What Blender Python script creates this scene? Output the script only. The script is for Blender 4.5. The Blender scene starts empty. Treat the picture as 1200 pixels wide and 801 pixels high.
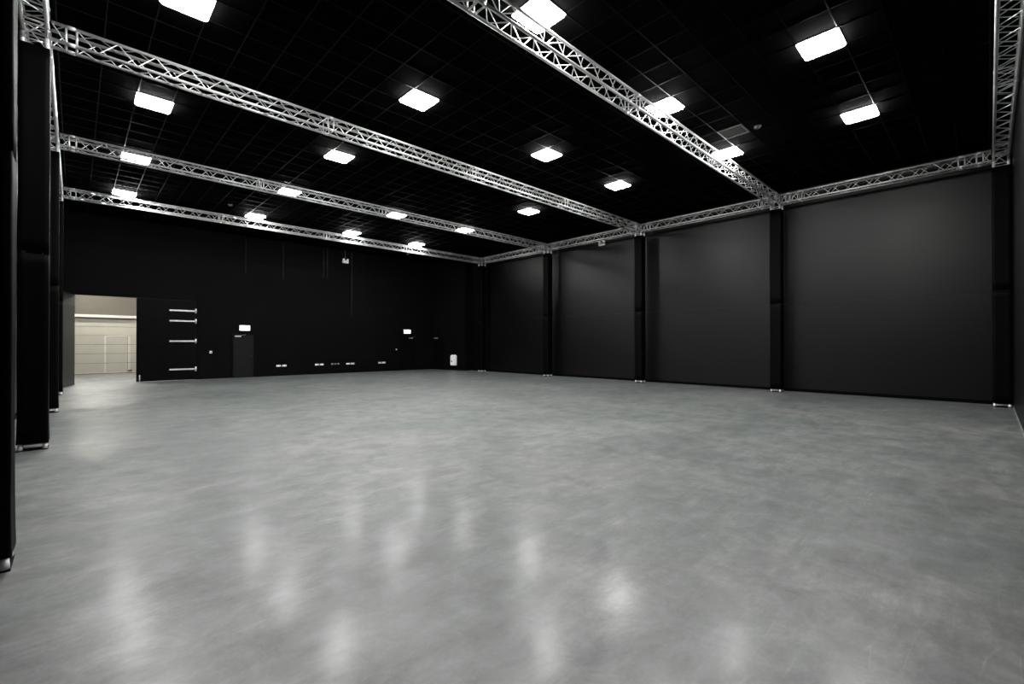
import bpy, bmesh, math, random
from mathutils import Vector, Matrix

# ------------------------------------------------------------------ camera, world, exposure
sc = bpy.context.scene
COL = sc.collection
cam_d = bpy.data.cameras.new('camera'); cam = bpy.data.objects.new('camera', cam_d)
COL.objects.link(cam); sc.camera = cam
cam_d.sensor_fit = 'HORIZONTAL'; cam_d.sensor_width = 36.0
cam_d.lens = 534.885 / 1200.0 * 36.0
cam_d.clip_start = 0.02; cam_d.clip_end = 200
CAMZ, YAW, PITCH = 1.6, 0.7637, 0.005
cam.location = (0, 0, CAMZ)
cam.rotation_euler = (math.pi / 2 + PITCH, 0, -YAW)

w = bpy.data.worlds.new('world'); sc.world = w; w.use_nodes = True
w.node_tree.nodes['Background'].inputs[0].default_value = (0, 0, 0, 1)
w.node_tree.nodes['Background'].inputs[1].default_value = 0.0
sc.view_settings.view_transform = 'Standard'
sc.view_settings.look = 'None'
sc.view_settings.gamma = 1.0
sc.view_settings.exposure = 0.0
sc.view_settings.use_curve_mapping = False

LAMP = 165.0          # radiance of a ceiling lamp diffuser
BACK_LAMP = 200.0     # radiance of the fittings in the loading bay

# ------------------------------------------------------------------ measures (metres)
XL, XR = -0.93, 17.70        # left / right wall
YN, YB = -0.43, 24.93        # near / back wall
HC = 6.85                    # ceiling
TS = 0.263                   # truss chord spacing
TLX = (-0.577, -0.314)       # left towers, chord X
TRX = (17.007, 17.27)        # right towers, chord X
TY = [-0.366, 4.818, 9.994, 15.175, 20.30]   # tower rows (near chord Y)
ZB, ZT = 6.315, 6.578        # truss chord heights
TILE = 0.584
LX0, LY0 = 9.108, 4.638      # ceiling lattice lines
random.seed(7)

# ------------------------------------------------------------------ materials
def mat(name):
    m = bpy.data.materials.new(name); m.use_nodes = True
    return m, m.node_tree, m.node_tree.nodes['Principled BSDF']

def node(nt, t, **kw):
    n = nt.nodes.new(t)
    for k, v in kw.items():
        setattr(n, k, v)
    return n

def noise(nt, scale, detail=4, rough=0.55, vec=None, dist=0.0):
    n = node(nt, 'ShaderNodeTexNoise')
    n.inputs['Scale'].default_value = scale
    n.inputs['Detail'].default_value = detail
    n.inputs['Roughness'].default_value = rough
    n.inputs['Distortion'].default_value = dist
    if vec is not None:
        nt.links.new(vec, n.inputs['Vector'])
    return n

def ramp(nt, src, stops):
    r = node(nt, 'ShaderNodeValToRGB')
    el = r.color_ramp.elements
    while len(el) < len(stops):
        el.new(0.5)
    for e, (p, c) in zip(el, stops):
        e.position = p
        e.color = (c[0], c[1], c[2], 1) if hasattr(c, '__len__') else (c, c, c, 1)
    nt.links.new(src, r.inputs['Fac'])
    return r

def objcoord(nt, scale=(1, 1, 1), rot=(0, 0, 0)):
    g = node(nt, 'ShaderNodeNewGeometry')
    mp = node(nt, 'ShaderNodeMapping')
    mp.inputs['Scale'].default_value = scale
    mp.inputs['Rotation'].default_value = rot
    nt.links.new(g.outputs['Position'], mp.inputs['Vector'])
    return mp.outputs['Vector']

def simple(name, c, rough=0.6, metal=0.0, spec=0.5, var=0.12, vs=6.0, bump=0.0, bs=200.0, sheen=0.0):
    m, nt, b = mat(name)
    c = c if hasattr(c, '__len__') else (c, c, c)
    v = objcoord(nt)
    n = noise(nt, vs, 5, 0.6, v)
    r = ramp(nt, n.outputs['Fac'], [(0.25, [x * (1 - var) for x in c]), (0.75, [x * (1 + var) for x in c])])
    nt.links.new(r.outputs['Color'], b.inputs['Base Color'])
    b.inputs['Roughness'].default_value = rough
    b.inputs['Metallic'].default_value = metal
    b.inputs['Specular IOR Level'].default_value = spec
    if sheen:
        b.inputs['Sheen Weight'].default_value = sheen
        b.inputs['Sheen Roughness'].default_value = 0.5
    if bump:
        n2 = noise(nt, bs, 2, 0.5, v)
        bp = node(nt, 'ShaderNodeBump'); bp.inputs['Strength'].default_value = bump
        bp.inputs['Distance'].default_value = 0.01
        nt.links.new(n2.outputs['Fac'], bp.inputs['Height'])
        nt.links.new(bp.outputs['Normal'], b.inputs['Normal'])
    return m

def emissive(name, col, strength):
    m, nt, b = mat(name)
    b.inputs['Base Color'].default_value = (0.8, 0.8, 0.8, 1)
    b.inputs['Emission Color'].default_value = (*col, 1)
    b.inputs['Emission Strength'].default_value = strength
    b.inputs['Roughness'].default_value = 0.6
    return m

def concrete():
    m, nt, b = mat('polished_concrete')
    L = nt.links
    def mul(a, bb, f=1.0):
        x = node(nt, 'ShaderNodeMix', data_type='RGBA', blend_type='MULTIPLY')
        x.inputs['Factor'].default_value = f
        L.new(a, x.inputs[6]); L.new(bb, x.inputs[7]); return x.outputs[2]
    base = noise(nt, 0.45, 5, 0.6, objcoord(nt), 0.6)
    r0 = ramp(nt, base.outputs['Fac'], [(0.32, (0.058, 0.070, 0.067)), (0.5, (0.084, 0.092, 0.089)), (0.68, (0.118, 0.119, 0.116))])
    mot = noise(nt, 2.6, 8, 0.74, objcoord(nt, (1, 1, 1), (0, 0, 0.5)), 0.5)
    r1 = ramp(nt, mot.outputs['Fac'], [(0.3, 0.52), (0.5, 0.97), (0.72, 1.45)])
    c = mul(r0.outputs['Color'], r1.outputs['Color'])
    # trowel and tyre streaks in two directions
    for ang, sx, sy, lo, hi, f in ((0.75, 1.3, 5.0, 0.72, 1.32, 0.7), (-0.7, 1.2, 5.5, 0.74, 1.3, 0.7), (2.1, 2.0, 5.0, 0.76, 1.3, 0.7)):
        s = noise(nt, 1.0, 6, 0.72, objcoord(nt, (sx, sy, 1), (0, 0, ang)), 0.5)
        r = ramp(nt, s.outputs['Fac'], [(0.3, lo), (0.68, hi)])
        c = mul(c, r.outputs['Color'], f)
    # thin pale scratches: contour lines of a strongly stretched noise
    for ang, sc_, sx, sy in ((0.9, 0.5, 0.8, 14), (-0.6, 0.5, 0.7, 12), (0.2, 0.6, 0.9, 10), (1.9, 0.5, 0.8, 15)):
        s = noise(nt, sc_, 2, 0.5, objcoord(nt, (sx, sy, 1), (0, 0, ang)), 0.1)
        gate = noise(nt, 0.8, 3, 0.6, objcoord(nt, (1, 1, 1), (0, 0, ang * 3)))
        g = ramp(nt, gate.outputs['Fac'], [(0.56, 0.0), (0.66, 1.0)])
        r = ramp(nt, s.outputs['Fac'], [(0.488, 1.0), (0.5, 1.5), (0.512, 1.0)])
        x = node(nt, 'ShaderNodeMix', data_type='RGBA', blend_type='MULTIPLY')
        L.new(g.outputs['Color'], x.inputs[0]); L.new(c, x.inputs[6]); L.new(r.outputs['Color'], x.inputs[7])
        c = x.outputs[2]
    # fine grain
    fg = noise(nt, 38, 3, 0.7, objcoord(nt))
    r = ramp(nt, fg.outputs['Fac'], [(0.3, 0.88), (0.7, 1.12)])
    c = mul(c, r.outputs['Color'])
    L.new(c, b.inputs['Base Color'])
    rn = noise(nt, 1.6, 5, 0.65, objcoord(nt), 0.6)
    rr = ramp(nt, rn.outputs['Fac'], [(0.3, 0.42), (0.7, 0.55)])
    L.new(rr.outputs['Color'], b.inputs['Roughness'])
    b.inputs['IOR'].default_value = 1.58
    sp = ramp(nt, mot.outputs['Fac'], [(0.3, 0.7), (0.7, 1.0)])
    sp2 = noise(nt, 1.0, 6, 0.7, objcoord(nt, (1.6, 5, 1), (0, 0, -0.72)), 0.5)
    sp3 = ramp(nt, sp2.outputs['Fac'], [(0.3, 0.7), (0.65, 1.0)])
    sm = node(nt, 'ShaderNodeMath', operation='MULTIPLY'); L.new(sp.outputs['Color'], sm.inputs[0]); L.new(sp3.outputs['Color'], sm.inputs[1])
    L.new(sm.outputs[0], b.inputs['Specular IOR Level'])
    b.inputs['Coat Weight'].default_value = 0.17
    b.inputs['Coat Roughness'].default_value = 0.19
    bn = noise(nt, 3.0, 5, 0.6, objcoord(nt))
    bp = node(nt, 'ShaderNodeBump'); bp.inputs['Strength'].default_value = 0.06; bp.inputs['Distance'].default_value = 0.02
    L.new(bn.outputs['Fac'], bp.inputs['Height']); L.new(bp.outputs['Normal'], b.inputs['Normal'])
    return m

M = {
    'floor': concrete(),
    'alu': simple('aluminium_tube', 0.82, 0.34, 0.5, 0.5, 0.05, 9),
    'alu_bright': simple('bright_aluminium', 0.85, 0.45, 0.3, 0.5, 0.04, 9),
    'sleeve': simple('black_stretch_fabric', 0.0006, 0.6, 0, 0.05, 0.25, 3, 0.15, 160),
    'panel': simple('dark_grey_wall_fabric', 0.0010, 0.38, 0, 0.26, 0.1, 1.2, 0.2, 300),
    'black_wall': simple('matt_black_wall_paint', 0.0018, 0.7, 0, 0.045, 0.3, 0.9, 0.2, 40),
    'black_trim': simple('black_trim_paint', 0.001, 0.6, 0, 0.04, 0.1),
    'grey_trim': simple('worn_grey_strip', 0.16, 0.5, 0, 0.4, 0.2, 20),
    'tile': simple('black_mineral_tile', 0.0008, 0.95, 0, 0.02, 0.2, 4, 0.04, 120),
    'tbar': simple('black_ceiling_bar', 0.0015, 0.35, 0, 0.05, 0.1),
    'gate': simple('black_gate_paint', 0.0012, 0.5, 0, 0.05, 0.2, 1.5),
    'gate_open': simple('grey_gate_face', 0.008, 0.4, 0, 0.2, 0.12, 2.0),
    'door': simple('charcoal_door_paint', 0.0045, 0.6, 0, 0.12, 0.1, 4),
    'conduit': simple('grey_conduit', 0.03, 0.5, 0, 0.3, 0.05),
    'door_black': simple('black_door_paint', 0.0012, 0.55, 0, 0.06, 0.1, 4),
    'zinc': simple('zinc_plated_steel', 0.62, 0.4, 0.5, 0.5, 0.15, 14),
    'white': simple('white_plastic', 0.88, 0.4, 0, 0.5, 0.03),
    'grey_plastic': simple('grey_plastic', 0.2, 0.5, 0, 0.5, 0.05),
    'dark_plastic': simple('dark_plastic', 0.01, 0.4, 0, 0.4, 0.05),
    'bay_wall': simple('greige_wall', (0.085, 0.080, 0.067), 0.9, 0, 0.2, 0.08, 1.0, 0.2, 60),
    'bay_door': simple('cream_steel_panel', (0.31, 0.30, 0.262), 0.5, 0, 0.4, 0.05, 2.0),
    'bay_white': simple('off_white_steel', (0.41, 0.40, 0.37), 0.5, 0, 0.4, 0.04, 2.0),
    'lamp': emissive('lamp_diffuser', (1.0, 0.995, 0.98), LAMP),
    'bay_lamp': emissive('bay_lamp_diffuser', (1.0, 0.96, 0.88), BACK_LAMP),
    'exit': emissive('lit_sign_face', (0.97, 1.0, 0.98), 2.2),
}

# ------------------------------------------------------------------ mesh helpers
def B():
    return bmesh.new()

def add_box(bm, x0, x1, y0, y1, z0, z1, bevel=0.0):
    vs = [bm.verts.new((x, y, z)) for x in (x0, x1) for y in (y0, y1) for z in (z0, z1)]
    q = [(0, 1, 3, 2), (4, 6, 7, 5), (0, 4, 5, 1), (2, 3, 7, 6), (0, 2, 6, 4), (1, 5, 7, 3)]
    fs = [bm.faces.new([vs[i] for i in f]) for f in q]
    if bevel:
        es = list({e for f in fs for e in f.edges})
        bmesh.ops.bevel(bm, geom=es, offset=bevel, segments=2, affect='EDGES', profile=0.6)
    return vs

def add_tube(bm, a, b, r, n=8, cap=True, r2=None):
    a, b = Vector(a), Vector(b); d = (b - a).normalized()
    u = d.orthogonal().normalized(); v = d.cross(u)
    r2 = r if r2 is None else r2
    A = [bm.verts.new(a + (u * math.cos(t) + v * math.sin(t)) * r) for t in [2 * math.pi * i / n for i in range(n)]]
    C = [bm.verts.new(b + (u * math.cos(t) + v * math.sin(t)) * r2) for t in [2 * math.pi * i / n for i in range(n)]]
    for i in range(n):
        f = bm.faces.new((A[i], A[(i + 1) % n], C[(i + 1) % n], C[i])); f.smooth = True
    if cap:
        bm.faces.new(list(reversed(A))); bm.faces.new(C)

def mesh(bm, name, m):
    bmesh.ops.recalc_face_normals(bm, faces=bm.faces)
    me = bpy.data.meshes.new(name); bm.to_mesh(me); bm.free()
    me.materials.append(m)
    return me

def put(name, me, parent=None, loc=(0, 0, 0), rot=None):
    o = bpy.data.objects.new(name, me); COL.objects.link(o)
    o.location = loc
    if rot is not None:
        o.rotation_euler = rot
    o.parent = parent
    return o

def obj(name, bm, m, parent=None, loc=(0, 0, 0), rot=None):
    return put(name, mesh(bm, name, m), parent, loc, rot)

def tag(o, label=None, cat=None, group=None, kind=None):
    if label: o['label'] = label
    if cat: o['category'] = cat
    if group: o['group'] = group
    if kind: o['kind'] = kind
    return o

def empty(name, loc, label, cat, group=None, rotz=0, kind=None):
    o = bpy.data.objects.new(name, None); COL.objects.link(o)
    o.location = loc; o.rotation_euler = (0, 0, rotz); o.empty_display_size = 0.2
    return tag(o, label, cat, group, kind)

def box(x0, x1, y0, y1, z0, z1, bevel=0.0):
    bm = B(); add_box(bm, x0, x1, y0, y1, z0, z1, bevel); return bm

def struct(name, bm, m, label, cat):
    return tag(obj(name, bm, m), label, cat, None, 'structure')

# ------------------------------------------------------------------ floor
OX0, OX1, OH = -0.02, 3.96, 3.57          # gate opening in the back wall
BY = 33.6                                 # far wall of the loading bay
bm = B(); add_box(bm, -3.6, XR + 0.3, YN - 0.3, BY + 0.3, -0.15, 0.0)
struct('floor', bm, M['floor'], 'scuffed grey polished concrete floor of the empty hall', 'floor')

# ------------------------------------------------------------------ walls
struct('wall_left', box(XL - 0.2, XL, YN, YB, 0, HC), M['panel'],
       'dark grey wall behind the left row of draped truss towers', 'wall')
struct('wall_near', box(XL - 0.2, XR + 0.2, YN - 0.2, YN, 0, HC), M['panel'],
       'dark wall running off the right edge of the picture', 'wall')
bm = B()
add_box(bm, XL - 0.2, OX0, YB, YB + 0.16, 0, HC)
add_box(bm, OX0, OX1, YB, YB + 0.16, OH, HC)
add_box(bm, OX1, XR + 0.2, YB, YB + 0.16, 0, HC)
wb = struct('wall_back', bm, M['black_wall'], 'matt black back wall with the gate opening and exit doors', 'wall')

# right wall: slab with a lower and an upper panel in each bay
wr = struct('wall_right', box(XR, XR + 0.2, YN, 22.0, 0, HC), M['black_trim'],
            'long dark grey panelled wall behind the right row of towers', 'wall')
seam = 2.98
edges_y = [YN] + [y + TS / 2 for y in TY[1:]] + [22.0]
for a, b in zip(edges_y[:-1], edges_y[1:]):
    obj('lower_wall_panel', box(XR - 0.03, XR, a + 0.006, b - 0.006, 0.10, seam - 0.0015, 0.001), M['panel'], wr)
    obj('upper_wall_panel', box(XR - 0.03, XR, a + 0.006, b - 0.006, seam + 0.0015, HC, 0.001), M['panel'], wr)

# boxed-out end of the right wall near the far corner
ex0, ey0, ex1, ey1 = 17.10, 22.0, 16.56, YB
bm = B()
pts = [(ex0, ey0), (ex1, ey1), (XR + 0.2, ey1), (XR + 0.2, ey0)]
lo = [bm.verts.new((x, y, 0)) for x, y in pts]; hi = [bm.verts.new((x, y, HC)) for x, y in pts]
for i in range(4):
    bm.faces.new((lo[i], lo[(i + 1) % 4], hi[(i + 1) % 4], hi[i]))
bm.faces.new(lo); bm.faces.new(hi)
struct('wall_far_corner', bm, M['black_wall'], 'black boxed-out wall between the far corner tower and the back wall', 'wall')

# baseboards
struct('baseboard_right', box(XR - 0.045, XR, YN + 0.02, 22.0, 0, 0.095, 0.004), M['black_trim'],
       'low black skirting along the foot of the right wall', 'baseboard')
struct('baseboard_back', box(OX1 + 0.12, 16.5, YB - 0.02, YB, 0, 0.09, 0.003), M['black_trim'],
       'low black skirting along the foot of the back wall', 'baseboard')
struct('baseboard_near', box(3.0, XR - 0.05, YN, YN + 0.02, 0, 0.035), M['grey_trim'],
       'thin worn grey strip along the floor at the right edge of the picture', 'baseboard')
struct('baseboard_left', box(XL, XL + 0.02, YN, YB, 0, 0.09), M['black_trim'],
       'low black skirting behind the left row of towers', 'baseboard')

# ------------------------------------------------------------------ ceiling: slab, bars, tiles
ce = struct('ceiling', box(XL - 0.2, XR + 0.2, YN - 0.2, YB + 0.16, HC + 0.05, HC + 0.2), M['tile'],
            'black suspended ceiling of square tiles in a bar grid', 'ceiling')
def lattice(l0, a, b):
    k = math.ceil((a - l0) / TILE)
    out = []
    while l0 + k * TILE < b:
        out.append(l0 + k * TILE); k += 1
    return out
GX = lattice(LX0, XL + 0.03, XR - 0.03); GY = lattice(LY0, YN + 0.03, YB - 0.03)
for x in GX:
    bm = B(); add_box(bm, -0.009, 0.009, YN, YB, -0.009, 0.0); add_box(bm, -0.002, 0.002, YN, YB, 0, 0.04)
    obj('main_runner', bm, M['tbar'], ce, (x, 0, HC + 0.004))
for y in GY:
    bm = B(); add_box(bm, XL, XR, -0.009, 0.009, -0.008, 0.0); add_box(bm, XL, XR, -0.002, 0.002, 0, 0.04)
    obj('cross_runner', bm, M['tbar'], ce, (0, y, HC + 0.0035))

# lamps: four files by six rows; one place of the grid has no lamp
LXS = [LX0 + (k + .5) * TILE for k in (-14, -7, 0, 6)]
LYS = [LY0 + (k + .5) * TILE for k in (-5, 0, 6, 13, 20, 27)]
lamp_cells = set()
def cell(x, y):
    return (math.floor((x - LX0) / TILE), math.floor((y - LY0) / TILE))
lamps = [(i, j) for i in range(4) for j in range(6) if (i, j) not in ((2, 3), (0, 0), (0, 1), (1, 0))]
for i, j in lamps:
    lamp_cells.add(cell(LXS[i], LYS[j]))
GRILLE = cell(11.7, 4.35)
cy_, sy_ = math.cos(YAW), math.sin(YAW)
def score(x, y):
    fx, rx = x * sy_ + y * cy_, x * cy_ - y * sy_
    if fx < 0.8: return 0
    u, v = rx / fx, (HC - CAMZ) / fx
    if abs(u) > 1.2 or v > 0.80: return 0
    return (HC - CAMZ) / fx ** 3
tx = [XL] + GX + [XR]; ty = [YN] + GY + [YB]
tiles = []
for a, b in zip(tx[:-1], tx[1:]):
    for c, d in zip(ty[:-1], ty[1:]):
        if b - a < 0.06 or d - c < 0.06: continue
        k = cell((a + b) / 2, (c + d) / 2)
        if k in lamp_cells or k == GRILLE: continue
        tiles.append((score((a + b) / 2, (c + d) / 2), a, b, c, d))
tiles.sort(reverse=True)
def tile_bm(bm, w_, d_, ox=0, oy=0, oz=0):
    add_box(bm, ox - w_ / 2, ox + w_ / 2, oy - d_ / 2, oy + d_ / 2, oz + 0.0045, oz + 0.022)
cache = {}
rest = B()
for n, (s, a, b, c, d) in enumerate(tiles):
    w_, d_ = round(b - a - 0.008, 3), round(d - c - 0.008, 3)
    if n < 295 and s > 0:
        if (w_, d_) not in cache:
            bm = B(); tile_bm(bm, w_, d_); cache[(w_, d_)] = mesh(bm, 'ceiling_tile', M['tile'])
        put('ceiling_tile', cache[(w_, d_)], ce, ((a + b) / 2, (c + d) / 2, HC + random.uniform(0, 0.0006)))
    else:
        tile_bm(rest, w_, d_, (a + b) / 2, (c + d) / 2, HC + random.uniform(0, 0.0006))
o = obj('distant_tiles', rest, M['tile'], ce); o['kind'] = 'stuff'

# ------------------------------------------------------------------ ceiling lamps
def rrect(bm, hw, z0, z1, r=0.02, seg=3):
    pts = []
    for cx, cy, a0 in ((hw - r, hw - r, 0), (-hw + r, hw - r, 90), (-hw + r, -hw + r, 180), (hw - r, -hw + r, 270)):
        for k in range(seg + 1):
            t = math.radians(a0 + 90 * k / seg); pts.append((cx + r * math.cos(t), cy + r * math.sin(t)))
    lo = [bm.verts.new((x, y, z0)) for x, y in pts]; hi = [bm.verts.new((x, y, z1)) for x, y in pts]
    n = len(pts)
    for i in range(n):
        bm.faces.new((lo[i], lo[(i + 1) % n], hi[(i + 1) % n], hi[i]))
    bm.faces.new(list(reversed(lo))); bm.faces.new(hi)
bm = B(); rrect(bm, 0.315, -0.018, 0.0, 0.03)
frame_me = mesh(bm, 'lamp_frame', M['white'])
bm = B(); rrect(bm, 0.300, -0.042, -0.0185, 0.05, 4)
diff_me = mesh(bm, 'diffuser', M['lamp'])
colname = ['first file from the left towers', 'second file from the left towers',
           'third file from the left towers', 'file nearest the right wall']
rowname = ['nearest row to the camera', 'row above the second truss from the right, near side', 'third row from the camera',
           'fourth row from the camera', 'row second from the back wall', 'row nearest the back wall']
rowname[1] = 'second row from the camera'
for i, j in lamps:
    lab = 'lit square ceiling lamp, ' + colname[i] + ', ' + rowname[j]
    e = empty('ceiling_lamp', (LXS[i], LYS[j], HC - 0.0005), lab, 'ceiling lamp', 'lit square ceiling lamps')
    put('lamp_frame', frame_me, e); put('diffuser', diff_me, e)

# ventilation grille and detectors in the ceiling
gx, gy = LX0 + (GRILLE[0] + .5) * TILE, LY0 + (GRILLE[1] + .5) * TILE
e = empty('ceiling_vent', (gx, gy, HC), 'square grey slatted air vent in the black ceiling by a lamp', 'air vent')
bm = B()
for s in (-1, 1):
    add_box(bm, s * 0.27 - 0.02, s * 0.27 + 0.02, -0.29, 0.29, -0.012, 0.004)
    add_box(bm, -0.25, 0.25, s * 0.27 - 0.02, s * 0.27 + 0.02, -0.012, 0.004)
obj('vent_frame', bm, M['grey_plastic'], e)
obj('vent_backing', box(-0.25, 0.25, -0.25, 0.25, 0.02, 0.024), M['dark_plastic'], e)
bm = B(); vs = add_box(bm, -0.25, 0.25, -0.013, 0.013, -0.0015, 0.0015)
bmesh.ops.rotate(bm, verts=vs, cent=(0, 0, 0), matrix=Matrix.Rotation(math.radians(38), 3, 'X'))
slat_me = mesh(bm, 'slat', M['grey_plastic'])
for k in range(10):
    put('slat', slat_me, e, (0, -0.225 + 0.05 * k, 0.002))
bm = B()
for k in range(9):
    add_box(bm, -0.2 + 0.05 * k - 0.003, -0.2 + 0.05 * k + 0.003, -0.25, 0.25, 0.008, 0.016)
obj('rear_bars', bm, M['grey_plastic'], e)

def detector(x, y, lab, r=0.085):
    e = empty('smoke_detector', (x, y, HC - 0.0005), lab, 'detector', 'round ceiling detectors')
    bm = B(); add_tube(bm, (0, 0, -0.018), (0, 0, 0), r, 20); obj('base', bm, M['grey_plastic'], e)
    bm = B(); add_tube(bm, (0, 0, -0.06), (0, 0, -0.0185), r * 0.55, 20, True, r * 0.85); obj('sensor_head', bm, M['grey_plastic'], e)
detector(11.856, 3.831, 'round grey detector on the ceiling beside the slatted vent')
detector(4.194, 19.68, 'small round detector above the farthest truss, left half', 0.08)
detector(13.93, 23.29, 'small round detector high in the far corner above the farthest truss', 0.08)

# ------------------------------------------------------------------ box trusses
R_CH, R_BR = 0.025, 0.0085
br_cache = {}
def brace_mesh(v):
    """a brace along vector v, centred on its own origin (shared between alike braces)"""
    key = tuple(round(c, 3) for c in v)
    if key not in br_cache:
        bm = B(); add_tube(bm, Vector(v) * -0.5, Vector(v) * 0.5, R_BR, 5, False)
        br_cache[key] = mesh(bm, 'brace', M['alu'])
    return br_cache[key]

def truss(axis, s0, s1, cross, joints, lab, group, single=True, pitch=0.5, phase=0.0):
    """axis 'x' or 'y'; runs s0..s1; cross = (c0, c1) chord positions on the other axis"""
    mid = (s0 + s1) / 2; half = (s1 - s0) / 2
    c0, c1 = cross; cm = (c0 + c1) / 2
    loc = (mid, cm, ZB) if axis == 'x' else (cm, mid, ZB)
    e = empty('box_truss', loc, lab, 'truss', group)
    hz = ZT - ZB; hc = (c1 - c0) / 2
    def P(s, c, z):
        return Vector((s, c, z)) if axis == 'x' else Vector((c, s, z))
    bm = B(); add_tube(bm, P(-half, 0, 0), P(half, 0, 0), R_CH, 12); chord_me = mesh(bm, 'chord', M['alu'])
    corners = [(-hc, 0), (hc, 0), (hc, hz), (-hc, hz)]
    for c, z in corners:
        put('chord', chord_me, e, P(0, c, z))
    # end frames at the bolted joints
    bm = B()
    for a in range(4):
        p, q = corners[a], corners[(a + 1) % 4]
        add_tube(bm, P(0, *p), P(0, *q), 0.0145, 8)
    fr_me = mesh(bm, 'end_frame', M['alu'])
    bm = B(); add_tube(bm, P(-0.045, 0, 0), P(0.045, 0, 0), 0.029, 12); cp_me = mesh(bm, 'coupler', M['alu_bright'])
    cuts = []
    for j in joints:
        for d in (-0.062, 0.062):
            put('end_frame', fr_me, e, P(j - mid + d, 0, 0))
        for c, z in corners:
            put('coupler', cp_me, e, P(j - mid, c, z))
        cuts.append((j - 0.062, j + 0.062))
    # braces: zigzag on each of the four faces, section by section
    stops = [s0] + [c for pr in cuts for c in pr] + [s1]
    stuff = B()
    for a, b in zip(stops[0::2], stops[1::2]):
        if b - a < 0.12: continue
        n = max(1, round((b - a) / (pitch / 2)))
        st = (b - a) / n
        for f in range(4):
            p, q = corners[f], corners[(f + 1) % 4]
            for k in range(n):
                u, v = (p, q) if k % 2 == 0 else (q, p)
                A = P(a + k * st - mid, *u); C = P(a + (k + 1) * st - mid, *v)
                if single:
                    put('brace', brace_mesh(C - A), e, (A + C) / 2)
                else:
                    add_tube(stuff, A, C, R_BR, 4, False)
    if single:
        stuff.free()
    else:
        o = obj('bracing', stuff, M['alu'], e); o['kind'] = 'stuff'
    return e

xs0, xs1 = TLX[1] + 0.032, TRX[0] - 0.032
names = ['square aluminium truss crossing the hall along the near wall at the right edge',
         'square aluminium truss descending from top centre, passing beneath three lamps',
         'long square aluminium truss spanning from the upper left corner to the third tower from the right edge',
         'square aluminium truss, second from the back wall',
         'square aluminium truss nearest the back wall, spanning the whole hall']
names[2] = 'long square aluminium truss starting in the upper left corner of the picture'
for k, y in enumerate(TY):
    truss('x', xs0, xs1, (y, y + TS), [-0.056, 4.05, 8.1, 12.15, 16.6], names[k], 'trusses spanning the hall', k in (0, 1, 2))
bay = ['square truss above the right wall, bay nearest the right edge',
       'square truss above the right wall, second bay from the right edge',
       'square truss above the right wall, third bay from the right edge',
       'short-looking square truss above the right wall, bay at the far corner']
for k in range(4):
    a, b = TY[k] + TS + 0.036, TY[k + 1] - 0.036
    truss('y', a, b, TRX, [a + 0.21, a + 0.55, b - 0.55, b - 0.21][0:4] if k == 0 else [a + 0.3, b - 0.3], bay[k], 'trusses above the right wall', k == 0)
lbay = [None, 'square truss over the left towers in the extreme upper left corner',
        'square truss over the left towers behind the second draped tower, seen end-on',
        'farthest square truss over the left towers, only its near edge showing']
for k in (1, 2, 3):
    a, b = TY[k] + TS + 0.036, TY[k + 1] - 0.036
    truss('y', a, b, TLX, [a + 0.3, b - 0.3], lbay[k], 'trusses over the left towers', k == 1)

# ------------------------------------------------------------------ truss towers in black sleeves
def sleeve_bm(x0, x1, y0, y1, z0, z1, m, seed, flare=0.0):
    rnd = random.Random(seed)
    bm = B(); rings = []
    nz = 14
    # profile: rounded corners over the chords, fabric drawn slightly in between
    prof = []
    cs = [(x0, y0), (x1, y0), (x1, y1), (x0, y1)]
    for i in range(4):
        (ax, ay), (bx, by) = cs[i], cs[(i + 1) % 4]
        for t in (0.03, 0.2, 0.4, 0.6, 0.8, 0.97):
            s = math.sin(math.pi * t) * 0.003
            px, py = ax + (bx - ax) * t, ay + (by - ay) * t
            nx, ny = (by - ay), -(bx - ax); L_ = math.hypot(nx, ny); nx, ny = nx / L_, ny / L_
            prof.append((px - nx * s, py - ny * s, nx, ny))
    ph = [rnd.uniform(0, 6.28) for _ in prof]
    for k in range(nz + 1):
        z = z0 + (z1 - z0) * k / nz
        ring = []
        for i, (px, py, nx, ny) in enumerate(prof):
            wv = 0.0022 * math.sin(z * 2.1 + ph[i]) + 0.0015 * math.sin(z * 5.3 + ph[i] * 2)
            e_ = flare * max(0, 1 - k / 1.5)
            dz = rnd.uniform(-0.012, 0.012) if k in (0,) else 0
            ring.append(bm.verts.new((px + nx * (wv + e_), py + ny * (wv + e_), z + dz)))
        rings.append(ring)
    n = len(prof)
    for a, b in zip(rings[:-1], rings[1:]):
        for i in range(n):
            f = bm.faces.new((a[i], a[(i + 1) % n], b[(i + 1) % n], b[i])); f.smooth = True
    bm.faces.new(list(reversed(rings[0]))); bm.faces.new(rings[-1])
    return bm

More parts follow.
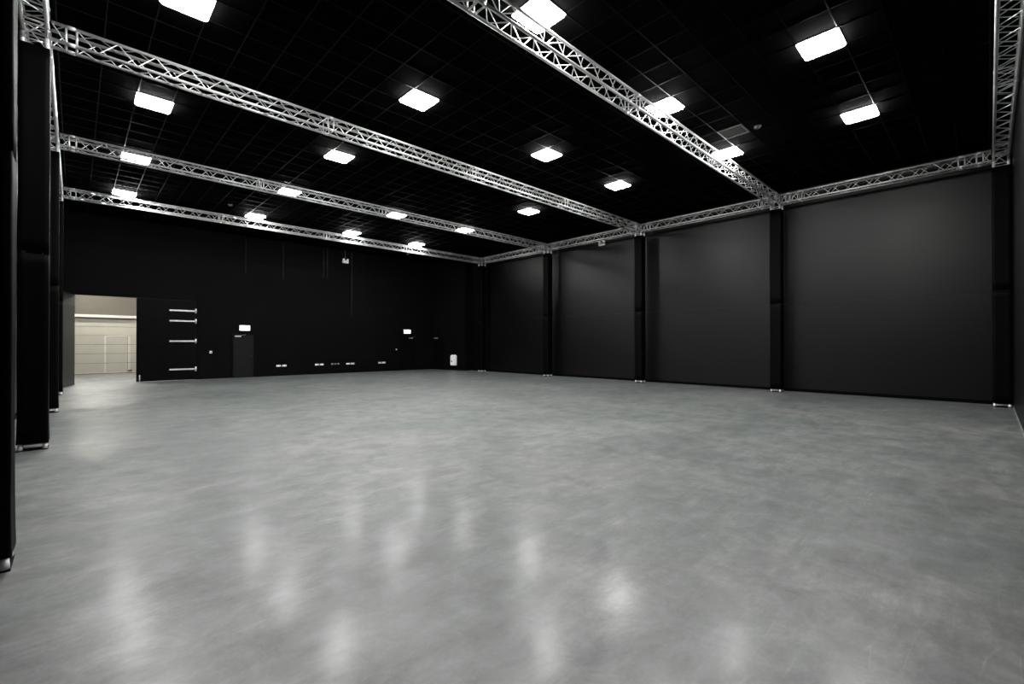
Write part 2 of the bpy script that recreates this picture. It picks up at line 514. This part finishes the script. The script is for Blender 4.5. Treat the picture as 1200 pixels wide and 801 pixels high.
def tower(x, y, lab, group, seed, ztop=6.13):
    """x, y = lower chord coordinates of the square of four chords"""
    cx, cy = x + TS / 2, y + TS / 2; h = TS / 2
    e = empty('truss_tower', (cx, cy, 0), lab, 'tower', group)
    bm = B(); add_tube(bm, (0, 0, 0.02), (0, 0, ZT - 0.03), R_CH, 12); ch = mesh(bm, 'chord', M['alu'])
    bm = B(); add_tube(bm, (0, 0, ztop - 0.02), (0, 0, ztop + 0.13), 0.031, 12); add_tube(bm, (0, 0, ztop + 0.13), (0, 0, ztop + 0.16), 0.031, 12, True, 0.026)
    sp = mesh(bm, 'coupler', M['alu_bright'])
    bm = B(); add_tube(bm, (0, 0, 0.012), (0, 0, 0.085), 0.033, 12, True, 0.028); ft = mesh(bm, 'foot', M['alu_bright'])
    for sx in (-1, 1):
        for sy in (-1, 1):
            put('chord', ch, e, (sx * h, sy * h, 0))
            put('coupler', sp, e, (sx * h, sy * h, 0)); put('foot', ft, e, (sx * h, sy * h, 0))
    obj('base_plate', box(-h - 0.036, h + 0.036, -h - 0.036, h + 0.036, 0.0, 0.010, 0.002), M['black_trim'], e)
    cs = [(-h, -h), (h, -h), (h, h), (-h, h)]
    for i in range(4):
        a, b = cs[i], cs[(i + 1) % 4]
        for za, zb, r in ((0.055, 0.055, 0.013), (ZB - 0.10, ZB - 0.10, 0.0105), (ZB - 0.08, ZT - 0.03, 0.0105), (ZT - 0.01, ZT - 0.01, 0.0125)):
            bm = B(); add_tube(bm, (*a, za), (*b, zb), r, 6); obj('corner_brace', bm, M['alu'], e)
    g = 0.035
    obj('lower_sleeve', sleeve_bm(-h - g, h + g, -h - g, h + g, 0.10, 3.0, M, seed, 0.008), M['sleeve'], e)
    obj('upper_sleeve', sleeve_bm(-h - g - .0015, h + g + .0015, -h - g - .0015, h + g + .0015, 2.97, ztop, M, seed + 50, 0.0), M['sleeve'], e)

rl = ['black draped truss tower by the right edge, at the near end of the right wall',
      'black draped truss tower on the right wall, second from the right edge',
      'black draped truss tower at the middle of the right wall, third from the right edge',
      'black draped truss tower on the right wall, fourth from the right edge',
      'black draped truss tower in the far corner, farthest on the right wall']
for k, y in enumerate(TY):
    tower(TRX[0], y, rl[k], 'draped towers along the right wall', k, 6.13)
ll = [None, 'tall black draped truss tower cut by the left edge, nearest the camera',
      'wide-looking black draped tower on the left with a truss corner on top',
      'black draped truss tower on the left, third in its row from the camera',
      'black draped truss tower on the left, farthest in its row by the gate']
for k in (1, 2, 3, 4):
    tower(TLX[0] - (0, 0.045, 0.012, 0, 0)[k], TY[k], ll[k], 'draped towers along the left wall', 20 + k, 6.13)

# ------------------------------------------------------------------ gate in the back wall
g = struct('door_1', box(1.885, OX1 - 0.01, YB - 0.045, YB + 0.02, 0.015, OH - 0.015, 0.004), M['gate'],
           'closed black gate leaf in the back wall with four silver strap hinges', 'gate')
for z in (3.10, 2.64, 1.74, 0.487):
    sh = obj('strap_hinge', box(2.995, 3.93, YB - 0.060, YB - 0.0455, z - 0.032, z + 0.032, 0.004), M['zinc'], g)
    bm = B(); add_tube(bm, (3.955, YB - 0.07, z - 0.105), (3.955, YB - 0.07, z + 0.105), 0.034, 12)
    obj('hinge_barrel', bm, M['zinc'], sh)
bm = B(); add_tube(bm, (1.98, YB - 0.065, 0.0), (1.98, YB - 0.065, 0.30), 0.014, 8)
add_box(bm, 1.955, 2.005, YB - 0.056, YB - 0.0455, 0.12, 0.16); add_box(bm, 1.955, 2.005, YB - 0.056, YB - 0.0455, 0.22, 0.26)
obj('drop_bolt', bm, M['zinc'], g)
obj('edge_strip', box(1.873, 1.884, YB - 0.05, YB + 0.02, 0.015, OH - 0.015), M['black_trim'], g)

ang = math.atan2(-1.475, -0.29)        # open leaf stands into the hall, roughly square to the wall
lf = obj('door_2', box(0.02, 1.90, -0.03, 0.03, 0.015, OH - 0.03, 0.004), M['gate_open'], None, (-0.03, YB - 0.035, 0), (0, 0, ang))
tag(lf, 'open grey gate leaf standing into the hall beside the farthest left tower', 'gate', None, 'structure')
for z in (3.10, 2.64, 1.74, 0.487):
    obj('strap_hinge', box(0.02, 0.95, -0.042, -0.0305, z - 0.032, z + 0.032, 0.004), M['zinc'], lf)

bm = B()
add_box(bm, OX1 + 0.0, OX1 + 0.10, YB - 0.03, YB, 0, OH + 0.1)
add_box(bm, OX0 - 0.10, OX1 + 0.10, YB - 0.028, YB, OH, OH + 0.10)
struct('trim_1', bm, M['black_trim'], 'black frame around the tall gate opening in the back wall', 'door frame')

# ------------------------------------------------------------------ single doors
def hall_door(name, x0, x1, m, lab, closer_at, frame_m, handle_side=1):
    d = struct(name, box(x0 + 0.04, x1 - 0.06, YB - 0.022, YB, 0.01, 2.03, 0.003), m, lab, 'door')
    bm = B()
    add_box(bm, x0 - 0.02, x0 + 0.035, YB - 0.035, YB, 0, 2.10)
    add_box(bm, x1 - 0.055, x1, YB - 0.035, YB, 0, 2.10)
    add_box(bm, x0 + 0.035, x1 - 0.055, YB - 0.035, YB, 2.037, 2.10)
    obj('door_frame', bm, frame_m, d)
    obj('door_closer', box(closer_at - 0.13, closer_at + 0.13, YB - 0.075, YB - 0.0225, 1.955, 2.015, 0.006), M['zinc'] if closer_at < 10 else M['grey_plastic'], d)
    bm = B(); add_tube(bm, (closer_at + 0.08, YB - 0.055, 2.02), (closer_at + 0.33, YB - 0.055, 2.065), 0.009, 6)
    obj('closer_arm', bm, M['grey_plastic'], d)
    hx = x1 - 0.13 if handle_side > 0 else x0 + 0.11
    bm = B(); add_tube(bm, (hx, YB - 0.06, 1.03), (hx - 0.11 * handle_side, YB - 0.06, 1.03), 0.009, 8)
    add_tube(bm, (hx, YB - 0.0225, 1.03), (hx, YB - 0.06, 1.03), 0.012, 8)
    obj('door_handle', bm, M['dark_plastic'], d)
hall_door('door_3', 5.42, 6.38, M['door'], 'dark charcoal single door under the left lit exit sign', 5.64, M['door_black'])
hall_door('door_4', 14.42, 15.42, M['door_black'], 'barely visible black door under the right lit exit sign', 15.10, M['door_black'], -1)
# door on the boxed-out wall: closer catches the light
dv = Vector((ex1 - ex0, ey1 - ey0, 0)).normalized(); a5 = math.atan2(dv.y, dv.x)
d5 = obj('door_5', box(0, 0.92, 0.0, 0.022, 0.01, 2.04, 0.003), M['door_black'], None, (ex0 + dv.x * 1.75, ey0 + dv.y * 1.75, 0), (0, 0, a5))
tag(d5, 'barely visible black door in the boxed-out wall at the far corner', 'door', None, 'structure')
obj('door_closer', box(0.50, 0.80, 0.0225, 0.07, 1.96, 2.02, 0.006), M['grey_plastic'], d5)

# lit exit signs
def sign(x0, x1, z0, z1, lab):
    e = empty('exit_sign', ((x0 + x1) / 2, YB, (z0 + z1) / 2), lab, 'sign', 'lit exit signs on the back wall')
    hw, hh = (x1 - x0) / 2, (z1 - z0) / 2
    obj('sign_case', box(-hw - 0.012, hw + 0.012, -0.045, 0, -hh - 0.012, hh + 0.012, 0.006), M['white'], e)
    obj('sign_face', box(-hw, hw, -0.058, -0.0455, -hh, hh, 0.004), M['exit'], e)
sign(5.72, 6.15, 2.27, 2.50, 'glowing white rectangular sign above the charcoal single door')
sign(14.63, 15.08, 2.27, 2.49, 'glowing white rectangular sign near the far corner, right of the sockets')

# ------------------------------------------------------------------ sockets and small fittings on the back wall
def plate(x, z, w_, h_, m, name, lab, cat, group, slots=2):
    e = empty(name, (x, YB, z), lab, cat, group)
    obj('cover_plate', box(-w_ / 2, w_ / 2, -0.016, 0, -h_ / 2, h_ / 2, 0.004), m, e)
    for s in range(slots):
        sx = (s - (slots - 1) / 2) * w_ / slots
        bm = B(); add_tube(bm, (sx, -0.0185, 0), (sx, -0.0165, 0), min(w_ / slots, h_) * 0.3, 12)
        obj('socket_face', bm, M['grey_plastic'], e)
where = ['first pair right of the charcoal door', 'second pair right of the charcoal door',
         'pair right of the grey plates', 'fourth pair, nearest the far corner']
for q, (xa, xb) in enumerate(((7.47, 7.74), (9.38, 9.63), (11.10, 11.35), (13.04, 13.29))):
    for x, s in ((xa, 'left'), (xb, 'right')):
        plate(x, 0.51, 0.20, 0.085, M['white'], 'wall_socket', '%s white socket plate low on the back wall, %s' % (s, where[q]),
              'socket', 'white sockets low on the back wall')
for x, s in ((10.20, 'left'), (10.37, 'middle'), (10.54, 'right')):
    plate(x, 0.52, 0.11, 0.075, M['grey_plastic'], 'wall_socket', '%s one of three small dim grey plates between white socket pairs' % s,
          'socket', 'dim grey plates low on the back wall', 1)
def button(x, z, r, lab):
    e = empty('call_button', (x, YB, z), lab, 'switch', 'small switches by the doors')
    obj('switch_box', box(-r, r, -0.035, 0, -r, r, 0.008), M['white'], e)
    bm = B(); add_tube(bm, (0, -0.045, 0), (0, -0.0355, 0), r * 0.55, 12); obj('push_button', bm, M['grey_plastic'], e)
button(4.546, 1.237, 0.055, 'small white switch box on the back wall between the gate and the charcoal door')
button(14.12, 1.29, 0.036, 'tiny white switch box left of the barely visible black door')

def twin_light(loc, rotz, lab, s=1.0):
    e = empty('emergency_light', loc, lab, 'emergency light', 'white twin-head emergency lights', rotz)
    obj('battery_case', box(-0.17 * s, 0.17 * s, -0.09, 0, -0.10 * s, 0.04 * s, 0.012), M['white'], e)
    for k in (-1, 1):
        bm = B(); add_tube(bm, (k * 0.11 * s, -0.01, 0.10 * s), (k * 0.11 * s, -0.10, 0.08 * s), 0.045 * s, 12, True, 0.06 * s)
        add_tube(bm, (k * 0.11 * s, -0.04, 0.03 * s), (k * 0.11 * s, -0.04, 0.07 * s), 0.012, 6)
        obj('lamp_head', bm, M['white'], e)
    return e
e = twin_light((10.92, YB - 0.001, 6.24), 0, 'white twin-head emergency light high on the back wall below the far truss')
bm = B(); add_tube(bm, (0, -0.012, 0.04), (0, -0.012, HC - 6.24 - 0.005), 0.008, 6); obj('supply_cable', bm, M['grey_plastic'], e)
twin_light((XR - 0.029, 12.37, 6.27), -math.pi / 2, 'white twin-head emergency light high on the right wall under its truss', 1.05)

# conduits on the back wall
for x, z0, lab in ((5.97, 5.0, 'leftmost'), (7.68, 4.9, 'second from the left'), (9.72, 5.2, 'left of a close pair'),
                   (9.93, 5.2, 'right of a close pair'), (11.30, 3.2, 'longest and rightmost')):
    bm = B(); add_tube(bm, (0, 0, 0), (0, 0, HC - 0.001 - z0), 0.012, 8)
    for k in range(3):
        add_box(bm, -0.022, 0.022, -0.015, 0.012, 0.2 + k * 0.6, 0.225 + k * 0.6)
    tag(obj('conduit', bm, M['conduit'], None, (x, YB - 0.0125, z0)), 'thin dark vertical conduit high on the back wall, ' + lab, 'conduit', 'conduits on the back wall')

# white cabinet on the boxed-out wall
px, py = ex0 + dv.x * 0.86, ey0 + dv.y * 0.86
e = empty('wall_cabinet', (px, py, 0.30), 'small white rounded cabinet with a dark slot, low on the wall at the far corner', 'cabinet', None, a5)
obj('cabinet_body', box(-0.22, 0.22, 0.0, 0.14, 0, 0.62, 0.03), M['white'], e)
obj('slot', box(0.05, 0.15, 0.138, 0.144, 0.22, 0.29), M['dark_plastic'], e)
for k in (-1, 1):
    obj('bracket', box(k * 0.10 - 0.035, k * 0.10 + 0.035, 0.02, 0.11, 0.615, 0.66, 0.005), M['white'], e)

# ------------------------------------------------------------------ loading bay beyond the gate
bx0, bx1, bh = -3.4, 8.0, 5.2
y0 = YB + 0.16
bm = B()
add_box(bm, bx0 - 0.15, bx1 + 0.15, BY, BY + 0.15, 0, bh)
struct('wall_bay_far', bm, M['bay_wall'], 'greige far wall seen through the open gate', 'wall')
bm = B(); add_box(bm, bx0 - 0.15, bx0, y0, BY, 0, bh); struct('wall_bay_left', bm, M['bay_wall'], 'greige side wall of the bay, on the left', 'wall')
bm = B(); add_box(bm, bx1, bx1 + 0.15, y0, BY, 0, bh); struct('wall_bay_right', bm, M['bay_wall'], 'greige side wall of the bay, on the right', 'wall')
bm = B(); add_box(bm, bx0 - 0.15, bx1 + 0.15, y0, BY + 0.15, bh, bh + 0.1); struct('ceiling_bay', bm, M['bay_wall'], 'greige ceiling of the bay beyond the gate', 'ceiling')
# sectional door with wicket
WX0, WX1 = 1.20, 2.20
sd = empty('door_6', (2.0, BY, 0), 'cream sectional door with a pale-framed wicket door, seen through the open gate', 'door', None, 0, 'structure')
zs = [0.05, 0.565, 1.086, 1.585, 2.085, 2.56, 3.02]
def rel(x0, x1, ya, yb, z0, z1, bv=0.004):
    return box(x0 - 2.0, x1 - 2.0, ya, yb, z0, z1, bv)
for a, b in zip(zs[:-1], zs[1:]):
    if a < 2.0:
        obj('door_section', rel(-1.2, WX0 - 0.05, -0.06, -0.02, a + 0.008, b - 0.008), M['bay_door'], sd)
        obj('door_section', rel(WX1 + 0.05, 5.2, -0.06, -0.02, a + 0.008, b - 0.008), M['bay_door'], sd)
        obj('wicket_section', rel(WX0 + 0.06, WX1 - 0.06, -0.058, -0.02, a + 0.008, b - 0.008), M['bay_door'], sd)
        for x in (WX0, WX1):
            obj('wicket_post', rel(x - 0.048, x + 0.052, -0.08, -0.02, a + 0.012, b - 0.012), M['bay_white'], sd)
    else:
        obj('door_section', rel(-1.2, 5.2, -0.06, -0.02, a + 0.008, b - 0.008), M['bay_door'], sd)
obj('wicket_head', rel(WX0 + 0.06, WX1 - 0.06, -0.075, -0.0585, 2.02, 2.075), M['bay_white'], sd)
obj('section_joint', rel(-1.2, 5.2, -0.066, -0.0605, 2.077, 2.093, 0), M['grey_plastic'], sd)
obj('bottom_rail', rel(-1.2, 5.2, -0.08, -0.02, 0.0, 0.055), M['bay_white'], sd)
obj('floor_seal', rel(-1.2, 5.2, -0.10, -0.0805, 0.0, 0.02, 0), M['dark_plastic'], sd)
bm = rel(WX1 - 0.04, WX1 + 0.14, -0.11, -0.081, 0.10, 0.15)
obj('door_handle', bm, M['dark_plastic'], sd)
struct('trim_2', box(-1.6, 5.6, BY - 0.22, BY - 0.005, 3.05, 3.20, 0.006), M['bay_white'],
       'white horizontal beam above the sectional door', 'beam')
# bay lamps (ordinary tube fittings on the bay ceiling, above what the gate shows)
bm = B(); add_box(bm, -0.75, 0.75, -0.12, 0.12, -0.05, 0.0, 0.01); bf = mesh(bm, 'lamp_body', M['white'])
bm = B(); add_box(bm, -0.72, 0.72, -0.10, 0.10, -0.075, -0.0505); bd = mesh(bm, 'diffuser', M['bay_lamp'])
for k, (x, y) in enumerate(((0.6, 29.2), (4.2, 29.2), (0.6, 32.2), (4.2, 32.2), (0.6, 26.6))):
    e = empty('tube_lamp', (x, y, bh - 0.001), 'tube lamp on the bay ceiling, hidden above the gate opening, ' + ['middle left', 'middle right', 'far left', 'far right', 'just behind the gate'][k],
              'ceiling lamp', 'tube lamps in the bay')
    put('lamp_body', bf, e); put('diffuser', bd, e)
